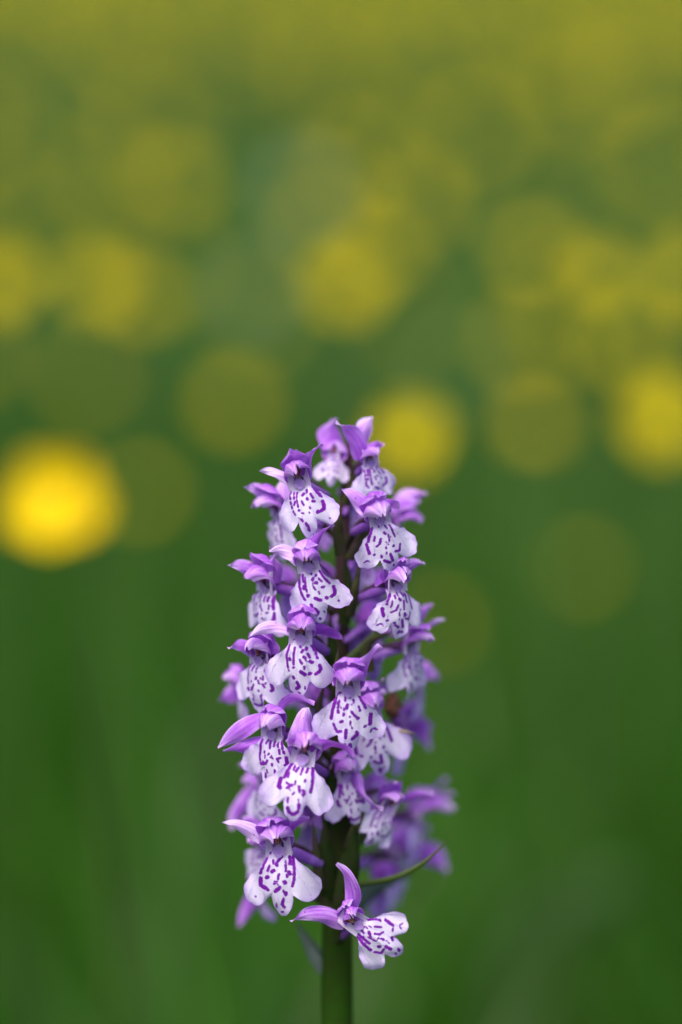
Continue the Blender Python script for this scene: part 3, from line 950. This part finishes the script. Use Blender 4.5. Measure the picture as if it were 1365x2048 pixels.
FLOWERS = [
    # T, L, yaw, roll, dd
    dict(T=(667, 915), L_px=58, yaw=2, roll=-6, dd=-1.5, pitch=-14, hood=(1.45, 1.7), hood_pitch=-22, dorsal=(2, -78, 2.0, 24, .0, .28, 10), marks=MARKS_B, stem_row=965, beak=.3),
    dict(T=(744, 930), L_px=80, yaw=26, roll=12, dd=-7.5, sep=[(-72, -84, -3, 15, .12, .35, 20), (24, -44, 4, 13, .1, .3, 20)], dorsal=(2, -97, 3, 19, .05, .55, 15, -22, -35), marks=MARKS_C),
    dict(T=(600, 972), L_px=104, yaw=-8, roll=12, dd=-14, sep=[(-82, -30, 2.0, 11, .10, .85, 55), (46, -84, 0, 14, .12, .30, 35)], marks=MARKS_C, pitch=2, hood_pitch=0, lipw=(.85, 1.0)),
    dict(T=(762, 1046), L_px=102, yaw=14, roll=16, dd=-14, sep=[(-78, -68, 1, 14, .10, .45, 30), (40, -30, 5, 14, .1, .4, 30)], marks=MARKS_A, mirror=True),
    dict(T=(618, 1140), L_px=106, yaw=-4, roll=11, dd=-15, sep=[(-80, -37, 2, 13, .16, .75, 50), (50, -92, 2, 14, .12, .15, 35)], marks=MARKS_C, lipw=(.8, 1.08)),
    dict(T=(551, 1032), L_px=92, yaw=-62, roll=-8, dd=-4, sep=[(-62, -58, -2, 13, .12, .6, 30), (14, -82, 2, 16, .1, .65, 20), ], marks=MARKS_B, pitch=12, pale=.1, beak=.5),
    dict(T=(527, 1182), L_px=102, yaw=-50, roll=-12, dd=-8, sep=[(-70, -52, -2, 13, .12, .5, 30), (20, -72, -1, 22, .08, .35, 10)], marks=MARKS_B, mirror=True, beak=.5),
    dict(T=(797, 1180), L_px=98, yaw=30, roll=8, dd=-11, sep=[(55, -52, 4, 12, .12, .45, 30), (-18, -52, 3, 18, .1, .3, 30)], marks=MARKS_A, mirror=True),
    dict(T=(601, 1284), L_px=110, yaw=-3, roll=-3, dd=-15, sep=[(-105, -8, 1, 13, .22, .85, 50), (84, -4, 6, 13, .05, .05, 20)], marks=MARKS_C, mirror=False),
    dict(T=(517, 1326), L_px=100, yaw=-34, roll=-6, dd=-10, sep=[(-60, -30, -1, 11, .14, .4, 30), (34, -72, 0, 20, .06, .25, 10)], marks=MARKS_B, mirror=True, beak=.46),
    dict(T=(697, 1388), L_px=116, yaw=3, roll=1, dd=-16, sep=[(66, -96, 1, 19, .02, .35, 10), (-32, -48, 4, 15, .1, .4, 20)], marks=MARKS_A, label='forward-facing flower with looped purple marks on a broad white lip'),
    dict(T=(826, 1302), L_px=96, yaw=48, roll=4, dd=-2, sep=[(66, -62, 2, 8, .08, .6, 40), (42, -92, 4, 12, .1, .4, 30)], marks=MARKS_C, beak=.55, pale=.05),
    dict(T=(543, 1474), L_px=104, yaw=-20, roll=-4, dd=-13, sep=[(-108, 24, 2, 16, .03, .45, 30, -18, -40), (-98, 32, 3, 13, -.04, .35, 25, -8, 6), (86, -66, -1, 15, .38, .25, 40)], marks=MARKS_B, mirror=True),
    dict(T=(605, 1524), L_px=116, yaw=-2, roll=-10, dd=-17, sep=[(104, -8, 0, 18, .22, .2, 30), (-32, -44, -1.5, 13, .2, .35, 10)], dorsal=(8, -106, 3, 26, .0, .42, 4, 4, -22), marks=MARKS_B, pitch=-6, hood=(1.05, 1.15), hood_pitch=-10, beak=.26),
    dict(T=(742, 1440), L_px=114, yaw=10, roll=13, dd=-6, tint=.12, pitch=6, sep=[(26, -82, 2, 15, .1, .3, 25), (30, -56, 2, 14, .1, .5, 25)], marks=MARKS_A, mirror=True),  # tint puts the shade on this set-back lip into its colour
    dict(T=(696, 1560), L_px=92, yaw=14, roll=14, dd=-6, tint=.08, sep=[(70, 55, -3, 12, -.15, .45, 30), (-30, -35, 2, 14, .1, .2, 30)], marks=MARKS_B, pitch=4, lipw=(1.05, .6)),
    dict(T=(775, 1622), L_px=82, yaw=28, roll=-32, dd=-3, sep=[(95, -28, 4, 12, .04, .3, 30), (10, -60, 3, 10, .2, .1, 40)], marks=MARKS_C, pitch=8, beak=.5),
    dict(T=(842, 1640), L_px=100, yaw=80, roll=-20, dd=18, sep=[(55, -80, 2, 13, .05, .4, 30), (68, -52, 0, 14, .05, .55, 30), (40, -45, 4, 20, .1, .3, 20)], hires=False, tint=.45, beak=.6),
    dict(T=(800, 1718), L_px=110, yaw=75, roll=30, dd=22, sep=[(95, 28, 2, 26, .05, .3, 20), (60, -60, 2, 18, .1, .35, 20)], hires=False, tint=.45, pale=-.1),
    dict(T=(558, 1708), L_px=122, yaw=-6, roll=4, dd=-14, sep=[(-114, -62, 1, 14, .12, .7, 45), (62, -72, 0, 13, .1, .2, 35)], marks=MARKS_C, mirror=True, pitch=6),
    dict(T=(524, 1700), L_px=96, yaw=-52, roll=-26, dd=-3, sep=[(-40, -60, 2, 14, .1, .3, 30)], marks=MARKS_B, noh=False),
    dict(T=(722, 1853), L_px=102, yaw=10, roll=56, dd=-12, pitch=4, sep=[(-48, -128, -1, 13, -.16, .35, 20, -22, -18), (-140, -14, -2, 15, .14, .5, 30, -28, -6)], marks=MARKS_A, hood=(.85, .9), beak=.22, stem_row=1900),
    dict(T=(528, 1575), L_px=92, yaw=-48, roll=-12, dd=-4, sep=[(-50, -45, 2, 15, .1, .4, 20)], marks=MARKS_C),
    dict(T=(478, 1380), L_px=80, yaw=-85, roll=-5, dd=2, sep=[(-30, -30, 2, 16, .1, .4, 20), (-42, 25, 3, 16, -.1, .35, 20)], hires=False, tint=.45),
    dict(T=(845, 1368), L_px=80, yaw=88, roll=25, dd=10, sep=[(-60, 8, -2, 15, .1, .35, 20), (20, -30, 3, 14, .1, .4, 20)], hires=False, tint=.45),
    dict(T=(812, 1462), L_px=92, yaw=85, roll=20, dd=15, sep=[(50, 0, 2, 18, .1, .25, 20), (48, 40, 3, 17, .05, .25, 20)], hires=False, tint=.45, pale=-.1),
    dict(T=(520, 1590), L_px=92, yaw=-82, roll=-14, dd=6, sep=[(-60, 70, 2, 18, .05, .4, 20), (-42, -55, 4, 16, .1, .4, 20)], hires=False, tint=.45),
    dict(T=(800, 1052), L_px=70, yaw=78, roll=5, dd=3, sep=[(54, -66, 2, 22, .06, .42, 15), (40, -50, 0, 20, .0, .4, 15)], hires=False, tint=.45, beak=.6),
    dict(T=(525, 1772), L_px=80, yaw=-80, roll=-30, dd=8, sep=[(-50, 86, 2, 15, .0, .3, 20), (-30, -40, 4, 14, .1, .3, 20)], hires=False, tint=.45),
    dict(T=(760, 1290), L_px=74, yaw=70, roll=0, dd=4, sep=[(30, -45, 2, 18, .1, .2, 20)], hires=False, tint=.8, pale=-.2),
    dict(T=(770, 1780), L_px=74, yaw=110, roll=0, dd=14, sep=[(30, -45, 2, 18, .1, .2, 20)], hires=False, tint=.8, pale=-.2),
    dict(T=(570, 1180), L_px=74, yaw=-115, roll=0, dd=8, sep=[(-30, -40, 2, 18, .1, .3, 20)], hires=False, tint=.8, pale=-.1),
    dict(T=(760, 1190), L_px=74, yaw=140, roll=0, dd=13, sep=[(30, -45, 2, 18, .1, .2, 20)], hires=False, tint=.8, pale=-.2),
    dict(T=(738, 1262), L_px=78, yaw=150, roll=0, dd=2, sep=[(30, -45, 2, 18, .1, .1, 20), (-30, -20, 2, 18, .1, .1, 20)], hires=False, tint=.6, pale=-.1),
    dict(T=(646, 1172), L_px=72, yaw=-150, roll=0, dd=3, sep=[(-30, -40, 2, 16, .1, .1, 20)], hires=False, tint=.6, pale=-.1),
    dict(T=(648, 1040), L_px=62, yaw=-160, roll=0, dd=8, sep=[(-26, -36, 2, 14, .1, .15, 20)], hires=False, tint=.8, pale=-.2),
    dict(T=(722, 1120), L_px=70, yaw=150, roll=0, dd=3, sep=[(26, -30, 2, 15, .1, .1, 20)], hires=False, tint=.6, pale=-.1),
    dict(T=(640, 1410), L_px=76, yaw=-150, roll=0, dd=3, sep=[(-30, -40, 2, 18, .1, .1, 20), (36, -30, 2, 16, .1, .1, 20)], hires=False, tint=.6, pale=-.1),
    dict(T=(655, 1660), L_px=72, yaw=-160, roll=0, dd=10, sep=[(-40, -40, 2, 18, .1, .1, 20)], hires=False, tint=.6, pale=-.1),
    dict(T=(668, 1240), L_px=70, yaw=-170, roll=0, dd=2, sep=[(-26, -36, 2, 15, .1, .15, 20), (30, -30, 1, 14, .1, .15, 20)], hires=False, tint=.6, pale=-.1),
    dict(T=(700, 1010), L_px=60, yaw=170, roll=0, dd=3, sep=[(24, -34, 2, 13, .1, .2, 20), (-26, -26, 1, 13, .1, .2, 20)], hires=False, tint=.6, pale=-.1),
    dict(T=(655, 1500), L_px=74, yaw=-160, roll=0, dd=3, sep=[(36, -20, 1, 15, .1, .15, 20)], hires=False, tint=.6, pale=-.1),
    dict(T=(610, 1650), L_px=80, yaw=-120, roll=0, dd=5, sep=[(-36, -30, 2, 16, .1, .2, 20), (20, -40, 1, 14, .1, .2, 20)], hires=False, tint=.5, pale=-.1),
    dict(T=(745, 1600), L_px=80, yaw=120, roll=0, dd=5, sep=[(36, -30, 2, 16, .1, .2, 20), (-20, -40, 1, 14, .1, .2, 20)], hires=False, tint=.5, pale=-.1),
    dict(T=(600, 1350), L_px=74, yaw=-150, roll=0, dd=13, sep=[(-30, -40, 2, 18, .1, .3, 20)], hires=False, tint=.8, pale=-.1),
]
for i, f in enumerate(FLOWERS):
    flower('flower', seed=i * 7 + 3, **f)

# bracts: path of (px, py, dd mm), half width px, material
BRACTS = [
    ([(684, 1112, -8), (678, 1050, -10), (682, 990, -10)], 14, M_BRACT),
    ([(702, 1235, -5), (712, 1180, -8), (722, 1118, -8)], 12, M_BRACT),
    ([(672, 1400, -8), (674, 1345, -10), (677, 1297, -10)], 10, M_BRACT),
    ([(715, 1772, -3), (790, 1757, -5), (850, 1725, -6), (903, 1674, -7)], 8, M_GREENBRACT),
    ([(676, 1882, -5), (672, 1850, -7), (667, 1818, -8)], 17, M_GREENBRACT),
    ([(640, 1780, -5), (636, 1720, -6), (626, 1642, -7)], 13, M_BRACT),
    ([(655, 1935, 2), (628, 1900, 4), (594, 1845, 6)], 22, M_BLUEBRACT),
    ([(695, 1850, 4), (740, 1790, 8), (830, 1742, 12)], 26, M_BLUEBRACT),
    ([(750, 1440, -3), (790, 1460, -4), (832, 1467, -5)], 6, M_STRAW),
    ([(742, 1345, -3), (738, 1290, -4), (790, 1262, -4)], 13, M_BRACT),
    ([(700, 1700, -3), (712, 1660, -5), (735, 1612, -5)], 14, M_BRACT),
    ([(655, 1600, -3), (640, 1540, -5), (645, 1470, -5)], 13, M_BRACT),
    ([(690, 1330, -3), (760, 1260, -2), (768, 1210, -2)], 11, M_GREENBRACT),
    ([(700, 1120, -4), (735, 1060, -5), (742, 1010, -5)], 12, M_BRACT),
    ([(650, 1480, -4), (640, 1420, -6), (650, 1365, -7)], 12, M_BRACT),
    ([(690, 1010, -3), (705, 970, -4), (706, 925, -5)], 11, M_BRACT),
    ([(660, 1220, -4), (625, 1190, -5), (570, 1170, -5)], 12, M_BRACT),
    ([(680, 1830, -2), (640, 1780, 0), (600, 1740, 0)], 15, M_BRACT),
    ([(690, 1720, 0), (760, 1640, 3), (800, 1560, 4)], 9, M_GREENBRACT),
    ([(690, 1620, 0), (740, 1586, 0), (800, 1578, 1)], 7, M_BRACT),
    ([(668, 1790, -3), (655, 1720, -5), (650, 1640, -6)], 26, M_SHADEBRACT),
    ([(690, 1800, -3), (705, 1730, -5), (712, 1650, -6)], 28, M_SHADEBRACT),
    ([(682, 1860, -3), (690, 1790, -5), (686, 1700, -5)], 26, M_SHADEBRACT),
    ([(672, 1660, -3), (664, 1600, -5), (668, 1525, -6)], 26, M_SHADEBRACT),
    ([(690, 1570, -3), (700, 1500, -4), (690, 1430, -4)], 22, M_SHADEBRACT),
    ([(675, 1380, -3), (668, 1310, -4), (660, 1230, -4)], 18, M_SHADEBRACT),
    ([(690, 1250, -2), (700, 1180, -3), (690, 1110, -3)], 16, M_SHADEBRACT),
]
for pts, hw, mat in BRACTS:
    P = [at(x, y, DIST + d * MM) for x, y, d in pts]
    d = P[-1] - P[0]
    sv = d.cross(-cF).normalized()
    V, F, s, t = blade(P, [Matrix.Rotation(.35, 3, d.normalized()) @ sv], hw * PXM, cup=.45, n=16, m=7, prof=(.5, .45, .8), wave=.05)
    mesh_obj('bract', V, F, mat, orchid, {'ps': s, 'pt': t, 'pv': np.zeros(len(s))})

# one withered flower on the right flank
def withered():
    V, F = [], []
    n, m = 12, 14
    c = at(786, 1412, DIST + .003)
    for i in range(n):
        a = math.pi * i / (n - 1)
        for j in range(m):
            b = 2 * math.pi * j / m
            k = .72 + .30 * math.sin(3 * b + 5 * a) + .20 * math.sin(7 * b - 3 * a) + .1 * math.sin(11 * a + 2 * b)
            V.append(Vector((1.5 * k * math.sin(a) * math.cos(b), 1.5 * k * math.sin(a) * math.sin(b), 1.9 * math.cos(a) + .5 * math.sin(4 * b))) * MM)
    mesh_obj('withered_flower', V, grid_faces(n, m, True), M_WITHER, orchid, loc=c)['label'] = 'shrivelled brown withered flower'


withered()


# ------------------------------------------------------------------ a broad pale leaf low in the meadow
def broad_leaf():
    g = at(985, 2000, .78)
    root = empty('plantain', (g.x, g.y, -.003))
    tag(root, 'broad pale grey-green leaf slanting up out of the low grass', 'plant')
    pts = [Vector((0, 0, 0)), g - root.location - Vector((0, 0, .02)), at(1080, 1890, .78) - root.location, at(1190, 1810, .78) - root.location, at(1275, 1745, .79) - root.location]
    d = pts[-1] - pts[1]
    V, F, s, t = blade(pts, [Matrix.Rotation(.5, 3, d.normalized()) @ d.cross(-cF).normalized()], .008, cup=.2, n=20, m=7, prof=(.02, 1.6, .7), wave=.1)
    mesh_obj('leaf', V, F, M_PALELEAF, root, {'ps': s, 'pt': t, 'pv': np.zeros(len(s))})
    V, F, t = tube([pts[0], pts[1] * .5 + Vector((.002, 0, 0)), pts[1]], [.0018, .0012], n=7, seg=6)
    mesh_obj('leaf_stalk', V, F, M_BSTEM, root)


M_PALELEAF = simple_thin('pale_leaf', [(.3, (.05, .115, .022)), (.7, (.075, .145, .04))], 60, .3, .5, .2)
broad_leaf()
